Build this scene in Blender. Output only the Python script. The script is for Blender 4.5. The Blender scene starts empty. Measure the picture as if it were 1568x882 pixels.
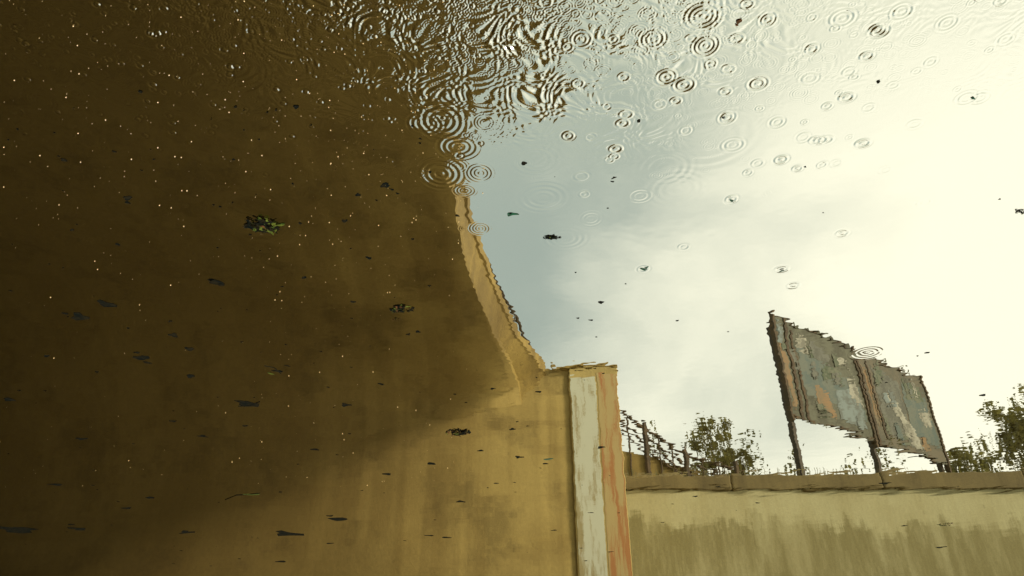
import bpy, math, random
import numpy as np
from mathutils import Vector, Matrix
random.seed(7); rng=np.random.default_rng(11)
scene=bpy.context.scene
# axes: X = right, depth d runs along -Y, Z up. Rain puddle surface is z=0.
H=1.5; PITCH=math.radians(30); CP,SP=math.cos(PITCH),math.sin(PITCH); F=1065.0

# ------------------------------------------------------------- helpers
def link(o,parent=None):
    scene.collection.objects.link(o)
    if parent: o.parent=parent
    return o
def mesh_obj(name,verts,faces,mats=None,parent=None,fm=None,smooth=False):
    me=bpy.data.meshes.new(name); me.from_pydata([tuple(v) for v in verts],[],faces); me.update()
    o=bpy.data.objects.new(name,me)
    for m in (mats or []): me.materials.append(m)
    if fm: me.polygons.foreach_set('material_index',fm)
    if smooth: me.polygons.foreach_set('use_smooth',[True]*len(me.polygons))
    return link(o,parent)
class MB:
    def __init__(s): s.v=[];s.f=[];s.m=[]
    def box(s,x0,x1,d0,d1,z0,z1,mi=0):
        b=len(s.v)
        for x in(x0,x1):
            for y in(-d0,-d1):
                for z in(z0,z1): s.v.append((x,y,z))
        for q in((0,1,3,2),(4,6,7,5),(0,4,5,1),(2,3,7,6),(0,2,6,4),(1,5,7,3)):
            s.f.append(tuple(b+i for i in q)); s.m.append(mi)
    def tube(s,p,q,r0,r1,n=6,mi=0):
        p=Vector(p);q=Vector(q);a=(q-p).normalized()
        u=a.orthogonal().normalized();w=a.cross(u); b=len(s.v)
        for c,r in((p,r0),(q,r1)):
            for i in range(n):
                t=2*math.pi*i/n; s.v.append(tuple(c+u*math.cos(t)*r+w*math.sin(t)*r))
        for i in range(n):
            j=(i+1)%n; s.f.append((b+i,b+j,b+n+j,b+n+i)); s.m.append(mi)
        s.f.append(tuple(b+i for i in range(n)));s.m.append(mi)
        s.f.append(tuple(b+n+i for i in range(n)));s.m.append(mi)
    def obj(s,name,mats,parent=None,smooth=False):
        return mesh_obj(name,s.v,s.f,mats,parent,s.m,smooth)
def bevel(o,w=0.02):
    m=o.modifiers.new('bevel','BEVEL'); m.width=w; m.segments=2; m.limit_method='ANGLE'

def new_mat(name):
    m=bpy.data.materials.new(name); m.use_nodes=True; nt=m.node_tree
    return m,nt,nt.nodes['Principled BSDF']
def N(nt,t,**k):
    n=nt.nodes.new(t)
    for a,b in k.items(): setattr(n,a,b)
    return n
def math_n(nt,op,a,b=None,c=None,clamp=False):
    n=N(nt,'ShaderNodeMath',operation=op,use_clamp=clamp)
    for i,v in enumerate((a,b,c)):
        if v is None: continue
        if isinstance(v,(int,float)): n.inputs[i].default_value=v
        else: nt.links.new(v,n.inputs[i])
    return n.outputs[0]
def ss(nt,v,a,b,lo=0,hi=1):
    n=N(nt,'ShaderNodeMapRange',interpolation_type='SMOOTHSTEP')
    nt.links.new(v,n.inputs['Value'])
    n.inputs['From Min'].default_value=a;n.inputs['From Max'].default_value=b
    n.inputs['To Min'].default_value=lo;n.inputs['To Max'].default_value=hi
    return n.outputs['Result']
def mixc(nt,fac,a,b,blend='MIX'):
    n=N(nt,'ShaderNodeMix',data_type='RGBA',blend_type=blend)
    for s,v in((n.inputs[0],fac),(n.inputs[6],a),(n.inputs[7],b)):
        if isinstance(v,(int,float)): s.default_value=v
        elif isinstance(v,tuple): s.default_value=(*v[:3],1)
        else: nt.links.new(v,s)
    return n.outputs[2]
def noise(nt,sc,scale=(1,1,1),detail=4,rough=0.55,dist=0,offset=(0,0,0)):
    tc=N(nt,'ShaderNodeTexCoord'); mp=N(nt,'ShaderNodeMapping')
    mp.inputs['Scale'].default_value=scale; mp.inputs['Location'].default_value=offset
    nt.links.new(tc.outputs['Object'],mp.inputs[0])
    n=N(nt,'ShaderNodeTexNoise'); n.inputs['Scale'].default_value=sc
    n.inputs['Detail'].default_value=detail; n.inputs['Roughness'].default_value=rough
    n.inputs['Distortion'].default_value=dist
    nt.links.new(mp.outputs[0],n.inputs['Vector']); return n.outputs['Fac']
def objz(nt,axis=2):
    tc=N(nt,'ShaderNodeTexCoord'); s=N(nt,'ShaderNodeSeparateXYZ')
    nt.links.new(tc.outputs['Object'],s.inputs[0]); return s.outputs[axis]

def concrete(name,light,dark,streak=0.5,strips=0.0,stain_z=None,stain_col=None,rough=0.85,blotch=0.5,deck_shade=None):
    m,nt,bs=new_mat(name)
    c=mixc(nt,math_n(nt,'MULTIPLY',ss(nt,noise(nt,0.55,detail=6),0.35,0.68),blotch),light,dark)
    st=noise(nt,1.0,(2.2,2.2,0.10),detail=5,rough=0.6)
    c=mixc(nt,math_n(nt,'MULTIPLY',ss(nt,st,0.47,0.70),streak),c,dark)
    if strips:
        sp=noise(nt,1.0,(1.1,0.0,0.03),detail=2)
        c=mixc(nt,math_n(nt,'MULTIPLY',ss(nt,sp,0.50,0.58),strips),c,tuple(min(1,x*1.35) for x in light))
        hz=noise(nt,1.0,(0.3,0.0,1.6),detail=3,offset=(2,0,5))
        c=mixc(nt,math_n(nt,'MULTIPLY',ss(nt,hz,0.50,0.65),strips),c,dark)
    if stain_z is not None:
        rag=noise(nt,1.0,(.7,.7,0.5),detail=8,rough=0.7)
        st3=noise(nt,1.0,(2.6,2.6,0.16),detail=6,rough=.7,offset=(5,0,0))
        zz=math_n(nt,'ADD',objz(nt),math_n(nt,'MULTIPLY',math_n(nt,'SUBTRACT',rag,0.5),2.6))
        zz=math_n(nt,'ADD',zz,math_n(nt,'MULTIPLY',math_n(nt,'SUBTRACT',st3,0.5),1.6))
        mk=math_n(nt,'MULTIPLY',ss(nt,zz,stain_z+0.22,stain_z-0.2),ss(nt,noise(nt,1.0,(1.6,1.6,0.3),detail=7,rough=.65,offset=(3,0,0)),0.34,0.60,0.35,1.0))
        c=mixc(nt,mk,c,stain_col)
    if deck_shade:  # underdeck shade painted into the colour, deepening away from the open edge, with blotches
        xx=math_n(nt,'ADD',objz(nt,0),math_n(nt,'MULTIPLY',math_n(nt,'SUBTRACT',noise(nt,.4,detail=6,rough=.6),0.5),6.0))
        c=mixc(nt,math_n(nt,'MULTIPLY',ss(nt,xx,1.5,-6.0),.84),c,deck_shade)
        c=mixc(nt,math_n(nt,'MULTIPLY',ss(nt,noise(nt,.9,detail=7,rough=.65,offset=(4,4,4)),.48,.68),.4),c,tuple(x*.55 for x in deck_shade))
    fine=noise(nt,14,detail=6,rough=0.7)
    c=mixc(nt,0.5,c,mixc(nt,fine,(0.25,0.25,0.25),(0.78,0.78,0.78)),'OVERLAY')
    pit=noise(nt,5,detail=5,rough=0.75,offset=(1,2,3))
    c=mixc(nt,math_n(nt,'MULTIPLY',ss(nt,pit,.60,.72),.45),c,tuple(x*.5 for x in dark))
    nt.links.new(c,bs.inputs['Base Color']); bs.inputs['Roughness'].default_value=rough
    bp=N(nt,'ShaderNodeBump'); bp.inputs['Strength'].default_value=0.4; bp.inputs['Distance'].default_value=0.02
    nt.links.new(fine,bp.inputs['Height']); nt.links.new(bp.outputs[0],bs.inputs['Normal'])
    return m
def flat(name,a,b,sc=6,rough=0.7,scale=(1,1,1),lo=.4,hi=.6,spec=None):
    m,nt,bs=new_mat(name)
    nt.links.new(mixc(nt,ss(nt,noise(nt,sc,scale,detail=5,rough=.65),lo,hi),a,b),bs.inputs['Base Color'])
    if spec is not None: bs.inputs['Specular IOR Level'].default_value=spec
    bs.inputs['Roughness'].default_value=rough; return m

M_abut=concrete('abutment_concrete',(.47,.345,.115),(.25,.165,.045),.45,.34,blotch=.6,deck_shade=(.115,.072,.013))  # last colour is the painted shade under the deck
M_pil=concrete('pilaster_concrete',(.50,.38,.14),(.28,.19,.06),.55,.2,blotch=.5)
M_fascia=concrete('fascia_concrete',(.36,.25,.07),(.16,.105,.03),.7,0,blotch=.8)
M_wall=concrete('retaining_wall_concrete',(.54,.49,.27),(.40,.34,.16),.45,0,2.45,(.26,.22,.09))
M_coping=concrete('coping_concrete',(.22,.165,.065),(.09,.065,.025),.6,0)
M_ground=flat('wet_ground_mat',(.06,.05,.03),(.035,.03,.018),2,.5)
M_earth=flat('earth_mat',(.12,.10,.04),(.07,.07,.025),1,.95)
M_asphalt=flat('asphalt_mat',(.05,.05,.05),(.06,.055,.05),8,.8)
M_rust=flat('rusted_steel',(.115,.072,.035),(.065,.045,.025),5,.8)
M_darksteel=flat('dark_steel',(.05,.038,.025),(.08,.055,.03),8,.6)
M_white=flat('flaking_white_paint',(.62,.62,.48),(.38,.31,.15),1.3,.7,(2.8,1,.6),.45,.60)
M_orange=flat('flaking_orange_paint',(.44,.19,.06),(.50,.37,.155),1.9,.7,(3.2,1,.30),.40,.56)
M_bark=flat('bark',(.10,.075,.04),(.06,.045,.025),8,.9)
def leafmat(name,a,b):
    m=flat(name,a,b,1.5,.6); nt=m.node_tree
    bs=nt.nodes['Principled BSDF']; out=[n for n in nt.nodes if n.type=='OUTPUT_MATERIAL'][0]
    tr=N(nt,'ShaderNodeBsdfTranslucent'); mx=N(nt,'ShaderNodeMixShader'); mx.inputs[0].default_value=.45
    tr.inputs['Color'].default_value=(b[0]*2,b[1]*2,b[2]*1.6,1)
    nt.links.new(bs.outputs[0],mx.inputs[1]); nt.links.new(tr.outputs[0],mx.inputs[2]); nt.links.new(mx.outputs[0],out.inputs[0])
    return m
M_leaf=leafmat('foliage',(.105,.10,.035),(.16,.145,.05))
M_leaf2=leafmat('foliage_light',(.22,.195,.085),(.14,.125,.05))
M_deb=flat('dead_leaf_dark',(.006,.008,.007),(.016,.014,.008),30,.9,spec=0)
M_debg=flat('leaf_green',(.03,.05,.008),(.10,.12,.018),40,.6,spec=.1)
M_debt=flat('leaf_teal',(.01,.07,.035),(.02,.04,.025),40,.6,spec=.1)
M_debb=flat('leaf_brown',(.09,.04,.012),(.05,.025,.01),40,.7,spec=.1)
M_glint=flat('glint_speck_mat',(.85,.62,.28),(.6,.40,.15),60,.3)  # pale warm colour standing in for glints on the water

# ------------------------------------------------------------- world
w=bpy.data.worlds.new('World'); scene.world=w; w.use_nodes=True; nt=w.node_tree
bg=nt.nodes['Background']; bg.inputs['Strength'].default_value=0.15
sun_dir=Vector((1.0,0.6,0.74)).normalized()
sky=N(nt,'ShaderNodeTexSky',sky_type='NISHITA'); sky.sun_disc=False
sky.sun_elevation=math.asin(sun_dir.z); sky.sun_rotation=math.atan2(sun_dir.x,sun_dir.y)
tc=N(nt,'ShaderNodeTexCoord'); mp=N(nt,'ShaderNodeMapping'); mp.inputs['Scale'].default_value=(1,1,1.6)
nt.links.new(tc.outputs['Generated'],mp.inputs[0])
nz=N(nt,'ShaderNodeTexNoise'); nz.inputs['Scale'].default_value=2.6; nz.inputs['Detail'].default_value=7; nz.inputs['Roughness'].default_value=.52
nz.inputs['Distortion'].default_value=.3
nt.links.new(mp.outputs[0],nz.inputs[0])
sp=N(nt,'ShaderNodeSeparateXYZ'); nt.links.new(tc.outputs['Generated'],sp.inputs[0])
bx=math_n(nt,'ADD',sp.outputs[0],math_n(nt,'MULTIPLY',math_n(nt,'SUBTRACT',nz.outputs['Fac'],.5),.95))
br=ss(nt,bx,-.06,.54)
cloud=mixc(nt,br,(5.4,6.6,6.7),(16.0,16.1,14.9))
br2=ss(nt,sp.outputs[2],.54,.88)
cloud=mixc(nt,math_n(nt,'MULTIPLY',br2,.62),cloud,(8.8,9.6,8.2))
col=mixc(nt,.90,sky.outputs[0],cloud)
nt.links.new(col,bg.inputs['Color'])
sl=bpy.data.lights.new('sun','SUN'); sl.energy=4.8; sl.angle=math.radians(12); sl.color=(1,.92,.76)
so=link(bpy.data.objects.new('sun',sl)); so.rotation_euler=sun_dir.to_track_quat('Z','Y').to_euler()

# ------------------------------------------------------------- camera (held upside-down over the puddle)
cam=bpy.data.cameras.new('camera'); cam.lens=36*F/1568; cam.clip_end=2000; cam.clip_start=.02
co=link(bpy.data.objects.new('camera',cam))
co.matrix_world=Matrix(((1,0,0,0),(0,SP,CP,0),(0,-CP,SP,H),(0,0,0,1)))
scene.camera=co
scene.view_settings.view_transform='Standard'; scene.view_settings.look='None'; scene.view_settings.exposure=0

def spot(u,v):
    """surveyed sight line -> true position on the water plane (x, depth, slant)"""
    a=(u-784)/F; b=(441-v)/F; z=SP+b*CP; d=CP-b*SP; k=H/z
    return a*k, d*k, k

# ------------------------------------------------------------- water
NR,NC=1100,1600
th=np.concatenate([np.radians(np.linspace(165,57,40,endpoint=False)),np.radians(np.linspace(57,7,NR)),np.radians(np.linspace(6.8,5.75,8))])
d=H/np.tan(th)
s=np.linspace(-1,1,NC); s=np.concatenate([[-4,-3,-2,-1.4,-1.15],s,[1.15,1.4,2,3,4]])
wd=np.clip(.80+.78*np.maximum(d,.3),0,30)
core=s[None,:]*wd[:,None]
X=np.where(np.abs(s)[None,:]<=1,core,np.sign(s)[None,:]*(wd[:,None]+(22-wd[:,None])*((np.abs(s)[None,:]-1)/3)))
D=np.repeat(d[:,None],X.shape[1],1)
Z=np.zeros_like(X)
for i in range(50):
    lam=np.exp(rng.uniform(np.log(.035),np.log(.6))); a=rng.normal(math.pi/2,.7); k=2*math.pi/lam
    sl_=.00043 if lam<.2 else .00045
    Z+=sl_/k*np.sin(k*(X*math.cos(a)+D*math.sin(a))+rng.uniform(0,6.28)+.8*np.sin(X*3.1+i)+.6*np.sin(D*2.3+i*2))
def sm(e0,e1,x):
    t=np.clip((x-e0)/(e1-e0),0,1); return t*t*(3-2*t)
edge=1.40+.10*np.sin(X*2.3+1)+.06*np.sin(X*5.1)
rough=sm(0.30,-.20,D-edge)*(.18+1.15*np.exp(-((X+.12)/.52)**2))
rough+=.8*np.exp(-((X+.06)/.25)**2-((D-1.38)/.17)**2)
rough*=np.clip(.6+.9*np.sin(X*9+3*np.sin(D*7))*np.sin(D*11+2*np.sin(X*5)),.3,1.35)
rows=(d<2.2)&(d>.2); Xr,Dr=X[rows],D[rows]; acc=np.zeros_like(Xr)
wx=Xr+.02*np.sin(Dr*31)+.015*np.sin(Xr*47+1); wdp=Dr+.02*np.sin(Xr*37+2)+.012*np.sin(Dr*53)
for i in range(60):
    lam=rng.uniform(.011,.036); a=rng.uniform(0,math.pi); k=2*math.pi/lam
    acc+=.028/k*np.sin(k*(wx*math.cos(a)+wdp*math.sin(a))+rng.uniform(0,6.28))
Z[rows]+=acc*rough[rows]
# fine chop at the right edge
pt=.6*np.exp(-((X-1.95)/.17)**2-((D-1.90)/.15)**2)
rows=(d<2.4)&(d>1.4)
k=2*math.pi/.022
Z[rows]+=(pt[rows]*.16/k)*(np.sin(k*(X[rows]+.5*D[rows])+2*np.sin(X[rows]*60))+np.sin(k*(D[rows]-.4*X[rows])+2*np.sin(D[rows]*50)))
def ring(x0,d0,R,slope,lam=None,fill=False):
    lam=lam or max(.007,R*.33); k=2*math.pi/lam
    i0=np.nonzero((d>d0-R*2.2)&(d<d0+R*2.2))[0]
    if len(i0)==0: return
    a,b=i0[0],i0[-1]+1; mid=(a+b)//2
    j=np.nonzero(np.abs(X[mid]-x0)<R*2.6)[0]
    if len(j)==0: return
    sl2=(slice(a,b),slice(max(0,j[0]-3),j[-1]+4))
    xx,dd=X[sl2],D[sl2]
    ec=1+.12*math.sin(x0*50); r=np.sqrt(((xx-x0)*ec)**2+(dd-d0)**2)
    env=np.exp(-((r-R*.85)/(R*.42))**2)
    if fill: env=np.maximum(env,.6*np.exp(-(r/(R*.5))**2))
    env*=(r<R*2.2)
    env*=1+.35*np.sin(np.arctan2(dd-d0,xx-x0)*2+x0*40)
    Z[sl2]+=slope/k*env*np.sin(k*r)
rings=[(675,185,34,.20,1),(652,190,22,.16,1),(735,265,19,.16,1),(675,266,30,.08,1),(702,225,24,.10,0),(832,303,30,.05,0),(780,185,12,.15,1),
(742,188,15,.12,0),(870,208,10,.28,1),(943,228,9,.28,1),(1080,70,19,.38,1),(1020,118,14,.38,1),(1047,130,14,.40,1),(1160,128,12,.36,1),(1113,180,12,.22,1),
(1190,187,11,.13,0),(1243,75,10,.26,1),(1346,48,12,.32,1),(1018,258,38,.015,0),(1085,210,58,.010,0),(735,350,14,.13,1),(712,292,13,.11,0),(765,345,8,.08,0),
(1036,290,36,.013,0),(1290,357,9,.16,1),(1215,437,8,.12,0),(1328,540,19,.03,0),(1047,378,8,.09,0),(865,365,26,.02,0),(955,118,9,.2,1),(1122,222,14,.08,0),
(65,155,15,.36,1),(85,183,10,.3,0),(598,265,9,.2,1),(930,163,7,.2,0),(1528,460,22,.025,0),(1075,25,22,.28,1),(640,265,12,.14,1),(715,350,9,.12,1),
(905,335,16,.025,0),(1480,150,14,.12,0),(1240,120,12,.08,0),(820,245,30,.03,0),(1000,60,18,.24,1),(690,150,20,.18,1),(610,190,12,.12,0),(1175,30,13,.22,1),(890,60,15,.2,1),(700,255,14,.12,1),(1500,150,12,.12,0),
(1120,305,10,.14,1),(803,250,12,.14,1),(1197,412,9,.10,0),(985,412,10,.07,0),(905,210,8,.1,0),(1380,18,14,.2,1),(1290,28,16,.18,1),(1450,35,14,.16,1),(1300,110,10,.12,0),
(1230,210,12,.07,0),(1050,200,10,.1,0),(980,300,14,.04,0),(1160,250,9,.08,0),(1400,190,10,.08,0),(890,270,11,.08,0),(1280,250,8,.08,0),(1520,465,24,.025,0),(1415,310,9,.06,0),(1355,260,8,.07,0),(1450,390,9,.04,0),(1010,160,10,.12,0),(1330,165,9,.1,0),(1425,95,10,.12,1),(1540,60,12,.12,1)]
for u,v,rp,sl_,fi in rings:
    x,dd,k=spot(u,v); R=rp*k/F; small=u>840 and rp<23
    ring(x,dd,R,min(.75,sl_*(2.1 if small else 1)),max(R*.33,7.0*k/F) if small else None,bool(fi))
for i in range(3000):
    t=rng.random()
    if t<.50:
        x=rng.normal(-.12,.46); dd=.98+abs(rng.normal(0,.27)); sl_=rng.uniform(.12,.42)*math.exp(-max(0,dd-1.25)*2.0)
    elif t<.72:
        x=rng.uniform(-.3,1.8); dd=1.0+abs(rng.normal(0,.28)); sl_=rng.uniform(.03,.18)
    elif t<.88:
        x=rng.uniform(-1.7,0); dd=1.0+abs(rng.normal(0,.18)); sl_=rng.uniform(.10,.42)
    else:
        x=rng.uniform(-.05,1.7); dd=1.1+abs(rng.normal(0,.7)); sl_=rng.uniform(.02,.12)*math.exp(-max(0,dd-1.5)*.8); x*=.5+.4*dd
    ring(x,dd,rng.uniform(.006,.021),sl_,None,rng.random()<.5)
# fresh drop impacts on the open side: steep little craters with one or two rings
for i in range(90):
    dd=1.05+abs(rng.normal(0,.42)); x=rng.uniform(0.0,1.0)*(.5+.75*dd)
    R=rng.uniform(.007,.016)*(.6+.4*dd); ring(x,dd,R,rng.uniform(.25,.75)*math.exp(-max(0,dd-1.5)*.7),R*.75,True)
for i in range(800):
    x=rng.uniform(-1.7,-.05); dd=1.0+abs(rng.normal(0,.34)); x*=.6+.35*dd
    R=rng.uniform(.003,.009); ring(x,dd,R,rng.uniform(.4,1.3)*math.exp(-max(0,dd-1.3)*.9),R*1.7,True)
x,dd,k=spot(392,332); R=30*k/F; m=(d>dd-4*R)&(d<dd+4*R)
Z[m]+=-.06*R*np.exp(-((X[m]-x)**2+(D[m]-dd)**2)/(1.3*R)**2)
nr,nc=X.shape
co_=np.empty((nr*nc,3),np.float32); co_[:,0]=X.ravel(); co_[:,1]=-D.ravel(); co_[:,2]=Z.ravel()
idx=np.arange(nr*nc,dtype=np.int32).reshape(nr,nc)
q=np.stack([idx[:-1,:-1],idx[:-1,1:],idx[1:,1:],idx[1:,:-1]],-1).reshape(-1,4)
v0,v1,v2=co_[q[0,0]],co_[q[0,1]],co_[q[0,2]]
if np.cross(v1-v0,v2-v0)[2]<0: q=q[:,::-1].copy()
me=bpy.data.meshes.new('puddle_water'); me.vertices.add(nr*nc); me.vertices.foreach_set('co',co_.ravel())
me.loops.add(q.size); me.loops.foreach_set('vertex_index',q.ravel())
me.polygons.add(len(q)); me.polygons.foreach_set('loop_start',np.arange(0,q.size,4,dtype=np.int32))
me.polygons.foreach_set('loop_total',np.full(len(q),4,np.int32))
me.update(calc_edges=True); me.polygons.foreach_set('use_smooth',np.ones(len(q),bool))
mw=bpy.data.materials.new('puddle_water_mat'); mw.use_nodes=True; nt=mw.node_tree; nt.nodes.clear()
out=N(nt,'ShaderNodeOutputMaterial'); gl=N(nt,'ShaderNodeBsdfGlossy'); df=N(nt,'ShaderNodeBsdfDiffuse'); mx=N(nt,'ShaderNodeMixShader')
gl.inputs['Roughness'].default_value=0.0; gl.inputs['Color'].default_value=(1.0,.97,.81,1)
df.inputs['Color'].default_value=(.010,.007,.002,1)
mx.inputs[0].default_value=.48
nt.links.new(df.outputs[0],mx.inputs[1]); nt.links.new(gl.outputs[0],mx.inputs[2]); nt.links.new(mx.outputs[0],out.inputs[0])
me.materials.append(mw); link(bpy.data.objects.new('puddle_water',me))

# ------------------------------------------------------------- ground
t=np.linspace(-1,1,150); gx=np.sinh(t*4.2)/np.sinh(4.2)*600; gd=np.sinh(t*4.2)/np.sinh(4.2)*600+6
GX,GD=np.meshgrid(gx,gd)
e=np.maximum(np.abs(GX)/19.5,np.abs(GD-6.6)/8.1)+.03*np.sin(GX*.9)+.02*np.sin(GD*1.7+GX*.4)
GZ=-.12+.19*sm(.92,1.08,e)
vs=np.stack([GX,-GD,GZ],-1).reshape(-1,3).tolist(); n=150
fs=[(i*n+j,(i+1)*n+j,(i+1)*n+j+1,i*n+j+1) for i in range(n-1) for j in range(n-1)]
mesh_obj('ground',vs,fs,[M_ground],smooth=True)

# ------------------------------------------------------------- overpass
ov=link(bpy.data.objects.new('concrete_overpass',None))
din=[-40,-12,0,4.6,5.3,6.1,7.07,8.1,8.95,9.95,11.27,12.53,14.3,15.2,15.8,15.99]
xin=[6,3.4,1.6,.8,.42,.13,-.31,-.70,-.94,-1.03,-1.0,-.80,-.356,-.02,.17,.22]
zin=[6.2,6.2,6.2,6.1,6.05,6.05,6.05,6.05,6.05,6.0,5.9,5.75,5.4,5.15,4.85,4.5]
zleft=[6.2,6.2,6.2,6.1,6.05,6.05,6.05,6.05,6.05,6.0,5.93,5.83,5.65,5.55,5.5,5.5]
dou=[-40,-12,0,5.5,6.75,7.58,8.4,9.2,10.3,11.5,12.5,13.7,14.8,16.0]
xou=[6.8,4.2,2.4,.9,.29,-.19,-.585,-.825,-.90,-.88,-.69,-.36,.09,.83]
zou=[7.0]*10+[6.9,6.6,6.0,5.53]
R_=4.2; END=16.035; tt=np.linspace(0,1,64)
st=np.concatenate([np.linspace(-40,5,16),np.linspace(5.2,END-R_-.1,44),END-R_+R_*np.sin(tt*math.pi/2)])
def smooth(xs,ys,x):
    acc=0
    for o in (-.35,-.2,0,.2,.35): acc=acc+np.interp(x+o*(x<15.4),xs,ys)
    return acc/5
XI,ZI,XO,ZO,ZL=smooth(din,xin,st),smooth(din,zin,st),smooth(dou,xou,st),smooth(dou,zou,st),smooth(din,zleft,st)
xs_=[-30,-16,-11,-8,-6.5,-5.5,-4.7,-4.0,-3.4,-2.9,-2.4,-2.0,-1.6,-1.3]
v=[];f=[];fm=[];K=len(xs_)+8; ns=len(xs_)
for i,dd in enumerate(st):
    y=-dd; xi,zi,xo,zo,zl=XI[i],ZI[i],XO[i],ZO[i],ZL[i]
    t_=min(1,max(0,(dd-(END-R_))/R_)); drop=R_*(1-math.sqrt(max(0,1-t_*t_)))
    for x in xs_:
        k=min(1,max(0,(xi-.1-x)/7.5)); k=k*k*(3-2*k)
        # radius of the haunch grows away from the free edge
        zz=zi*(1-min(1,k*2.5))+zl*min(1,k*2.5)-drop*(.08+.92*k)*(1 if k>0 else 0)
        v.append((x,y,zz))
    v+=[(xi,y,zi),(xi+.02,y,zi+.10),(xo-.05,y,zo-.28),(xo,y,zo-.25),(xo,y,zo),(xo-.3,y,zo),(xo-.32,y,zo-.5),(-30,y,zo-.5)]
for i in range(len(st)-1):
    for k in range(K):
        a,b=i*K+k,i*K+(k+1)%K; f.append((a,b,b+K,a+K)); fm.append(0 if k<ns else (2 if k==ns+6 else 1))
f.append(tuple(range(K))); fm.append(1)
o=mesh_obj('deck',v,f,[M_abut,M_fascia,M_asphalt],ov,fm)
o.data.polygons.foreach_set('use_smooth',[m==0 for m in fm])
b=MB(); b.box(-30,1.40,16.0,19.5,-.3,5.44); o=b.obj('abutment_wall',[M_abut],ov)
b=MB(); b.box(1.40,2.58,15.9,19.5,-.3,5.38); o=b.obj('corner_pilaster',[M_pil],ov); bevel(o,.03)
b=MB(); b.box(.95,2.61,15.86,19.6,5.382,5.49); o=b.obj('pilaster_cap',[M_fascia],ov); bevel(o,.02)
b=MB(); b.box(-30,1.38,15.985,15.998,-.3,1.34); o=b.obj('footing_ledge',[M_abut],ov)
b=MB(); b.box(1.44,2.04,15.893,15.896,0,5.15); b.obj('white_stripe',[M_white],ov)
b=MB(); b.box(2.08,2.56,15.893,15.896,0,5.22); b.obj('orange_stripe',[M_orange],ov)
b=MB(); b.box(-30,2.3,19.5,70,3,5.3); b.obj('approach_road',[M_fascia],ov)
b=MB(); b.box(-30.4,-30.002,-40,19.5,-.3,6.5); b.obj('side_light_blocker',[M_abut],ov)  # added out of view to keep side light from under the deck
b=MB(); b.box(-30,4.5,-41,-40.002,-.3,6.6); b.obj('rear_light_blocker',[M_abut],ov)  # unseen closure added behind the camera to darken the underside
hp=[(-.93,11.6,7.12),(-.69,12.97,7.0),(-.44,13.8,6.85),(-.24,14.4,6.68),(.08,15.2,6.45),(.44,16.1,6.15)]
b=MB()
for p,q_ in zip(hp,hp[1:]):
    b.tube((p[0],-p[1],p[2]),(q_[0],-q_[1],q_[2]),.04,.04)
    for s_ in(0,.5):
        x,dd,z=[p[i]*(1-s_)+q_[i]*s_ for i in range(3)]
        b.tube((x,-dd,z),(x-.1,-dd,z-.8),.022,.022)
b.obj('handrail',[M_darksteel],ov)

# ------------------------------------------------------------- retaining wall
rw=link(bpy.data.objects.new('retaining_wall',None))
b=MB(); b.box(2.60,70,20.0,20.6,-.3,3.42); b.obj('wall_face',[M_wall],rw)
b=MB(); x=2.6
while x<70:
    L=random.uniform(3,5); h=3.85+random.uniform(-.02,.02)+min(.2,(x-2.6)*.012)
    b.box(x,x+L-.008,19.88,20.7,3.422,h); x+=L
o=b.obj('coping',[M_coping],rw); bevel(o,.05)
n=60; tx=np.linspace(-120,200,n); td=20.65+np.linspace(0,1,n)**2.2*500
v=[];f=[]
for i in range(n):
    for j in range(n): v.append((tx[j],-td[i],3.8+.15*math.sin(tx[j]*.5)*math.sin(td[i]*.6)+min(1.0,max(0,(td[i]-22))*.02)))
for i in range(n-1):
    for j in range(n-1): f.append((i*n+j,i*n+j+1,(i+1)*n+j+1,(i+1)*n+j))
mesh_obj('hillside_terrain',v,f,[M_earth],smooth=True)

# wing wall ramp + railing
rp=link(bpy.data.objects.new('ramp_wall',None))
v=[];prof=[(2.4,5.55),(3.68,5.15),(5.46,4.55),(7.2,4.1),(7.2,3.4),(2.4,3.4)]
for dd in(21.8,22.3): v+=[(x,-dd,z) for x,z in prof]
f=[tuple(range(6)),tuple(range(11,5,-1))]+[(i,(i+1)%6,6+(i+1)%6,6+i) for i in range(6)]
mesh_obj('ramp_parapet',v,f,[M_fascia],rp)
rl=link(bpy.data.objects.new('ramp_railing',None)); b=MB()
def top(x): return 6.25+(x-3.68)*(4.95-6.25)/(5.46-3.68) if x<5.46 else 4.95+(x-5.46)*(-.3)
for off,r in((0,.055),(-.28,.04),(-.52,.04),(-.75,.035)):
    for x0,x1 in((2.6,3.68),(3.68,5.46),(5.46,7.3)): b.tube((x0,-21.75,top(x0)+off),(x1,-21.75,top(x1)+off),r,r)
for x in(2.9,4.28,5.50,7.05): b.tube((x,-21.75,top(x)+.24),(x,-21.75,3.7),.085,.10)
for x in(3.3,3.75,4.7,5.1,6,6.5): b.tube((x,-21.75,top(x)),(x,-21.75,3.9),.03,.03)
b.obj('rails',[M_rust],rl)

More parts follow.
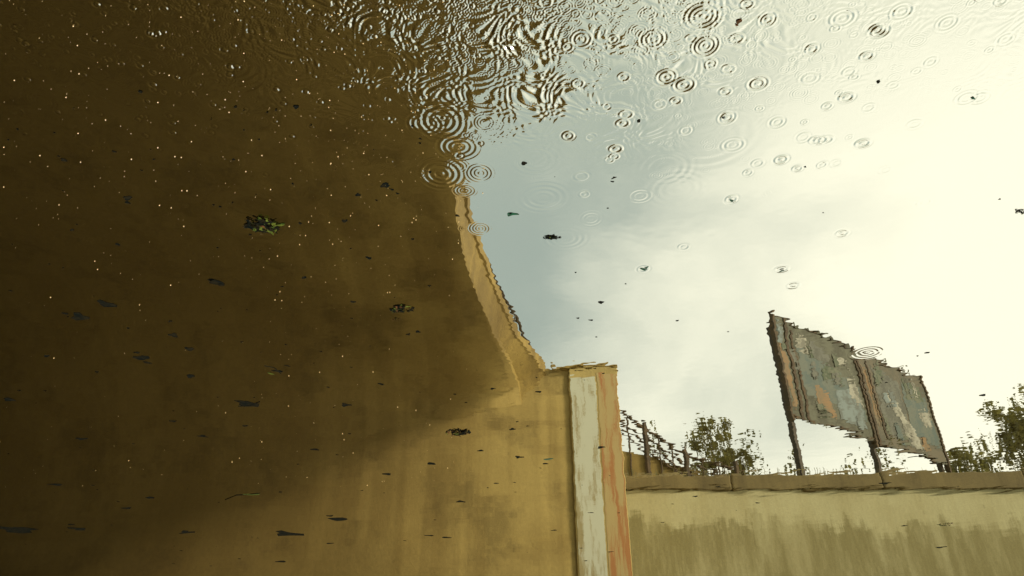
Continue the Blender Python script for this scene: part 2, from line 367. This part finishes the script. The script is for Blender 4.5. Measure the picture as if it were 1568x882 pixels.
# ------------------------------------------------------------- billboard
bb=link(bpy.data.objects.new('billboard',None)); bb.location=(10.95,-26,0); bb.rotation_euler=(0,0,math.atan2(-6.4,9.45))
def lb(name,boxes,mats):
    b=MB()
    for (x0,x1,y0,y1,z0,z1,mi) in boxes: b.box(x0,x1,-y0,-y1,z0,z1,mi)
    return b.obj(name,mats,bb)
M_board=flat('weathered_board',(.15,.15,.105),(.09,.088,.06),1.3,.8)
M_board2=flat('weathered_board_brown',(.165,.14,.095),(.11,.105,.075),1.1,.8)
PM=[flat('poster_teal',(.10,.135,.12),(.15,.165,.13),1.4,.7),flat('poster_orange',(.30,.175,.075),(.18,.145,.085),1.4,.7,lo=.35,hi=.65),
    flat('poster_white',(.42,.40,.32),(.20,.19,.145),2.0,.7),flat('poster_grey',(.16,.16,.125),(.10,.10,.075),2.2,.7),
    flat('poster_green',(.08,.105,.055),(.155,.16,.105),2,.7),flat('poster_bluegrey',(.22,.265,.255),(.14,.155,.135),2,.7)]
lb('panel_left',[(0,5.5,-.04,.04,7.8,12.05,0)],[M_board])
lb('panel_right',[(5.95,11.4,-.04,.04,7.7,11.95,0)],[M_board2])
lb('frame',[(-.12,0,-.09,.09,7.5,12.25,0),(.55,.72,.045,.09,7.7,12.1,0),(.95,1.08,.045,.08,7.85,11.9,0),(5.51,5.65,-.1,.11,7.4,12.2,0),(5.80,5.94,-.1,.09,7.6,12.0,0),(11.41,11.55,-.1,.1,7.4,12.1,0),
   (0,5.5,-.09,.07,12.055,12.11,0),(5.95,11.4,-.09,.07,11.955,12.01,0),(0,5.5,-.09,.07,7.74,7.795,0),(5.95,11.4,-.09,.07,7.64,7.695,0),(6.5,6.6,.045,.08,8,11.6,0)],[M_rust])
lb('posts',[(.05,.25,-.34,-.14,3.3,11.8,0),(5.62,5.82,-.34,-.14,3.3,11.8,0),(11.2,11.4,-.34,-.14,3.3,11.6,0),(0,11.4,-.13,-.10,9,9.15,0),(0,11.4,-.13,-.10,11,11.15,0)],[M_darksteel])
def scrap(pts,lay):
    out=[]
    for i in range(len(pts)):
        a,b_=pts[i],pts[(i+1)%len(pts)]
        for k in range(6):
            t_=k/6; out.append((a[0]*(1-t_)+b_[0]*t_+random.uniform(-.10,.10),.046+.004*lay,a[1]*(1-t_)+b_[1]*t_+random.uniform(-.12,.12)))
    return out
sc=[([(1.2,8.9),(5.3,8.6),(5.3,10.2),(1.2,11.0)],0,1),([(1.8,8.3),(3.0,8.3),(2.9,9.2),(2.0,9.5)],1,2),([(3.3,8.3),(5.2,8.1),(5.1,9.9),(3.4,9.6)],5,3),
([(1.3,10.9),(2.2,11.0),(2.1,11.6),(1.4,11.6)],2,2),([(2.3,10.7),(3.5,10.8),(3.6,11.4),(2.4,11.5)],3,2),([(3.9,10.9),(4.9,10.8),(4.8,11.2),(4,11.2)],2,2),([(.14,8.2),(.42,8.2),(.42,10.6),(.14,10.9)],1,1),
([(3.0,10.1),(4.1,10.1),(4,10.6),(3,10.7)],4,3),([(.14,11),(.42,11),(.42,11.8),(.14,11.8)],5,1),([(4.4,9.3),(5.2,9.3),(5.1,10.4),(4.5,10.4)],2,4),
([(6.8,8.3),(8.8,8.0),(9.0,11.3),(6.8,11.6)],3,1),([(7.4,10.3),(8.0,10.3),(9.8,8.1),(8.9,8.0)],2,3),([(9.0,8.6),(11.2,8.4),(11.1,11.0),(9.1,11.2)],0,2),([(9.3,10.4),(10.9,10.6),(10.8,11.4),(9.4,11.4)],4,3),
([(10.2,9.2),(11.0,9.2),(11.1,10.0),(10.1,9.9)],2,4),([(6.08,8.6),(6.4,8.6),(6.4,11.3),(6.08,11.4)],1,1),([(8.2,8.2),(9.2,8.3),(8.9,9.1),(8.3,9.0)],2,4),([(9.5,8.1),(10.2,8.1),(10.0,8.7),(9.7,8.6)],1,5),([(10.2,10.9),(10.6,10.9),(10.6,11.6),(10.2,11.6)],2,5)]
r2=random.Random(3)
for i in range(18):
    x=r2.uniform(.3,5.0) if i%2 else r2.uniform(6.4,10.9); z=r2.uniform(8.2,11.5); a=r2.uniform(.12,.32); c=r2.uniform(.15,.40)
    sc.append(([(x-a,z-c),(x+a,z-c*.8),(x+a*.8,z+c),(x-a*.7,z+c*.9)],r2.choice([0,3,3,4,4,5]),6+i*.25))
v=[];f=[];fm=[]
for pts,mi,lay in sc:
    o_=scrap(pts,lay); b0=len(v); v+=o_; f.append(tuple(range(b0,b0+len(o_)))); fm.append(mi)
mesh_obj('torn_posters',v,f,PM,bb,fm)
v=[];f=[]
for i in range(60):
    x=random.uniform(.1,11.3)
    if 5.2<x<6.2: continue
    tp=random.random()<.5; z=12.05 if tp else 7.72; sgn=1 if tp else -1; l=random.uniform(.04,.2); ww=random.uniform(.08,.3); b0=len(v)
    v+=[(x-ww,.08,z),(x+ww,.08,z),(x+ww*.4,.1,z+sgn*l),(x-ww*.6,.1,z+sgn*l*.6)]; f.append((b0,b0+1,b0+2,b0+3))
mesh_obj('tatters',v,f,[M_board],bb)

# ------------------------------------------------------------- trees
def tree(name,x,dd,base,height,rad,n=2600,leaf=.11,trunk=.3,flat_=.8,nc=15):
    r=random.Random(int(x*100+dd*7))
    E=link(bpy.data.objects.new(name,None)); b=MB()
    y=-dd; th_=base+height*trunk; b.tube((x,y,base-.2),(x+.1,y,th_),.05*height*.3,.03*height*.3,7)
    cl=[]
    for i in range(nc):
        a=r.uniform(0,6.28); hz=th_+(base+height-th_)*r.uniform(.1,.95)
        rr=rad*math.sqrt(r.random())*.9*math.sqrt(max(.1,1-((hz-th_)/(base+height-th_)-.35)**2*1.9))
        c=(x+rr*math.cos(a),y+rr*math.sin(a),hz); cl.append((c,rad*r.uniform(.14,.34)))
        b.tube((x+.1,y,th_-.1*r.random()),c,.03*height*.15,.008,5)
    b.obj('trunk_and_limbs',[M_bark],E)
    v=[];f=[];fm=[]
    for i in range(n):
        c,cr=r.choice(cl); p=[r.gauss(0,.55) for _ in range(3)]
        P=Vector((c[0]+p[0]*cr,c[1]+p[1]*cr,c[2]+p[2]*cr*flat_))
        A=Vector([r.gauss(0,1) for _ in range(3)]).normalized(); B=A.orthogonal().normalized(); s_=leaf*r.uniform(.5,1.3); b0=len(v)
        v+=[tuple(P+A*s_),tuple(P+B*s_*.5),tuple(P-A*s_),tuple(P-B*s_*.5)]; f.append((b0,b0+1,b0+2,b0+3)); fm.append(0 if r.random()<.5 else 1)
    mesh_obj('foliage',v,f,[M_leaf,M_leaf2],E,fm)
tree('leafy_tree',7.65,26,3.8,3.75,1.2,1500,.09,nc=18)
tree('leafy_tree',8.75,27,3.8,2.9,.8,650,.09)
tree('leafy_tree',25.9,34,4,7.2,2.3,3000,.15,nc=28)
tree('leafy_tree',28.3,34.5,4,8.6,2.5,3200,.15,nc=28)
tree('leafy_tree',23.4,36,4,5.5,1.5,1200,.13)
v=[];f=[];fm=[]
for i in range(11000):
    x=random.uniform(6,48); hh=max(.3,2.0+.9*math.sin(x*1.3)+.9*math.sin(x*3.1+1)+.4*math.sin(x*7.3)+(.0 if x<30 else 1.5))
    z=3.8+random.random()**1.2*hh*1.25; P=Vector((x,-30+random.gauss(0,.6),z))
    A=Vector([random.gauss(0,1) for _ in range(3)]).normalized();B=A.orthogonal().normalized();s_=random.uniform(.06,.16);b0=len(v)
    v+=[tuple(P+A*s_),tuple(P+B*s_*.5),tuple(P-A*s_),tuple(P-B*s_*.5)];f.append((b0,b0+1,b0+2,b0+3));fm.append(i%2)
mesh_obj('shrub_row',v,f,[M_leaf,M_leaf2],None,fm)
v=[];f=[]
for i in range(3500):
    x=random.uniform(2.7,45); z=3.82; h=random.random()**4*.28+.04; l=random.uniform(-.1,.1);b0=len(v);y=-20.0-random.random()*.6
    v+=[(x-.02,y,z),(x+.02,y,z),(x+l,y,z+h)];f.append((b0,b0+1,b0+2))
mesh_obj('weeds',v,f,[M_leaf2])

# ------------------------------------------------------------- floating debris
def leafpoly(cx,cd,z,L,W,ang,tilt=0,bend=0,n=11):
    pts=[]; lob=random.uniform(.1,.35); ph=random.uniform(0,6)
    for i in range(n):
        t=2*math.pi*i/n; r=1+random.uniform(-.3,.2)+lob*math.cos(3*t+ph)
        lx=math.cos(t)*L*.5*r; ly=math.sin(t)*W*.5*r
        X_=lx*math.cos(ang)-ly*math.sin(ang); Y_=lx*math.sin(ang)+ly*math.cos(ang)
        pts.append((cx+X_,-cd+Y_,z+abs(lx)*bend+ly*tilt))
    return pts
def clump(name,u,v_,w_,green,n=26,sq=.8):
    x,dd,k=spot(u,v_); R=w_*k/F/2; V=[];Fc=[];fm=[]
    for i in range(n):
        a=random.uniform(0,6.28); rr=R*random.random()**.7; L=R*random.uniform(.2,.6)
        px=x+rr*math.cos(a); pd=dd+rr*math.sin(a)*sq
        p=leafpoly(px,pd,.0015+random.random()*R*.22*(1-rr/R),L,L*random.uniform(.25,.6),random.uniform(0,3.14),random.uniform(-.35,.35),random.uniform(-.1,.3))
        b0=len(V);V+=p;Fc.append(tuple(range(b0,b0+len(p))));fm.append(random.choices([0,1,2],[1-green,green,.08])[0])
    mesh_obj(name,V,Fc,[M_deb,M_debg,M_debb],None,fm)
clump('leaf_clump',403,345,48,.34,95); clump('leaf_clump',615,472,34,.12,55); clump('leaf_clump',700,662,38,.10,50)
clump('leaf_clump',606,488,14,.1,12); clump('leaf_clump',844,363,28,.02,44,.32); clump('leaf_clump',1448,803,22,.5,18); clump('leaf_clump',1566,322,22,.1,30)
V=[];Fc=[];fm=[]
def deb(u,v_,w_,mi=0,asp=None,ang=None):
    x,dd,k=spot(u,v_); L=w_*k/F*(.8 if (u>950 or (u>760 and v_<540)) else 1); asp=asp or random.uniform(.45,1.0)
    b0=len(V); p=leafpoly(x,dd,.0009+(.0015 if dd<1.6 else 0),L,L*asp,random.uniform(-.7,.7) if ang is None else ang)
    V.extend(p);Fc.append(tuple(range(b0,b0+len(p))));fm.append(mi)
D0=[(195,303,16),(330,432,22),(217,548,28),(165,466,28),(122,485,26),(380,618,40),(425,568,18),(440,560,9),(530,620,17),(125,672,17),(590,284,17),(600,290,8),(120,810,26),(108,803,14),(20,810,64),(285,815,34),
(440,817,40),(518,795,28),(505,790,12),(1440,838,18),(1197,412,8),(978,185,8),(885,487,6),(905,490,9),(920,463,14),(1037,491,8),(913,516,5),(1505,605,12),(1420,540,11),(265,513,14),(290,534,14),
(292,576,16),(482,688,14),(310,668,16),(265,645,12),(85,742,20),(230,762,16),(195,778,18),(375,652,12),(15,612,18),(565,395,9),(528,338,10),(548,298,9),(540,462,9),(465,425,10),(583,588,12),(592,726,14),
(705,768,14),(683,823,16),(430,860,22),(795,700,13),(785,657,10),(658,820,14),(660,710,14),(98,245,10),(110,352,8),(100,480,10),(825,600,10),(905,785,9),(920,685,14),(1345,125,7),(453,163,8),(72,545,12),
(803,250,13),(940,272,10),(938,278,7),(195,310,8),(323,428,9),(338,436,9),(225,555,11),(210,540,9),(260,492,9),(736,690,11),(755,595,9),(505,832,14),(848,812,11),(935,845,11),(1015,800,9),(1100,745,9),
(1355,740,20),(1385,805,11),(1160,770,9),(1065,760,10),(700,330,7),(1405,545,5),(760,740,9),(640,508,8),(625,512,8),(835,710,9),(175,232,7),(215,140,7),(180,374,7)]
for a in D0: deb(*a)
for u,v_,w_ in((785,328,20),(780,327,12),(985,412,15),(990,409,9),(840,703,16),(1120,307,11),(1197,415,9),(1490,150,10)): deb(u,v_,w_,2,.5)
deb(430,344,15,1,.4); deb(385,757,28,1,.3,.1); deb(415,572,10,1,.5); deb(1132,32,14,3,.6,.8); deb(1128,38,8,3)
for i in range(220):
    u=random.uniform(0,1568); v_=random.uniform(160,875)
    if u>720 and (v_<560 or u>950) and random.random()<.85: continue
    deb(u,v_,random.uniform(2,6))
mesh_obj('floating_leaf_litter',V,Fc,[M_deb,M_debg,M_debt,M_debb],None,fm)
def twig(pts,r=.0016):
    b=MB(); P=[]
    for u,v_ in pts:
        x,dd,k=spot(u,v_); P.append((x,-dd,.001))
    for p,q_ in zip(P,P[1:]): b.tube(p,q_,r,r*.8,5)
    b.obj('floating_twig',[M_deb])
twig([(345,765),(362,758),(380,757),(398,755)],.004)
twig([(365,622),(380,621),(398,615)],.003); twig([(405,560),(420,563),(430,572)],.002)
# glints on the dark water, painted as small pale domes
V=[];Fc=[]
for i in range(950):
    dd=1.05+abs(random.gauss(0,.7)) if random.random()<.75 else random.uniform(1,6)
    x=-random.random()*(.55+.68*dd)-.06*dd
    if random.random()<.35: x=random.gauss(-.45,.2)*dd*.6
    if x>-.05*dd: continue
    r=random.choice([.0004,.0005,.0006,.0008,.001,.0018])*(.55+.35*dd); b0=len(V)
    V+=[(x+r*math.cos(t_*1.2566),-dd+r*math.sin(t_*1.2566)*.8,.0012) for t_ in range(5)]+[(x,-dd,.0012+r)]
    Fc+=[(b0+k,b0+(k+1)%5,b0+5) for k in range(5)]
mesh_obj('glint_specks',V,Fc,[M_glint])
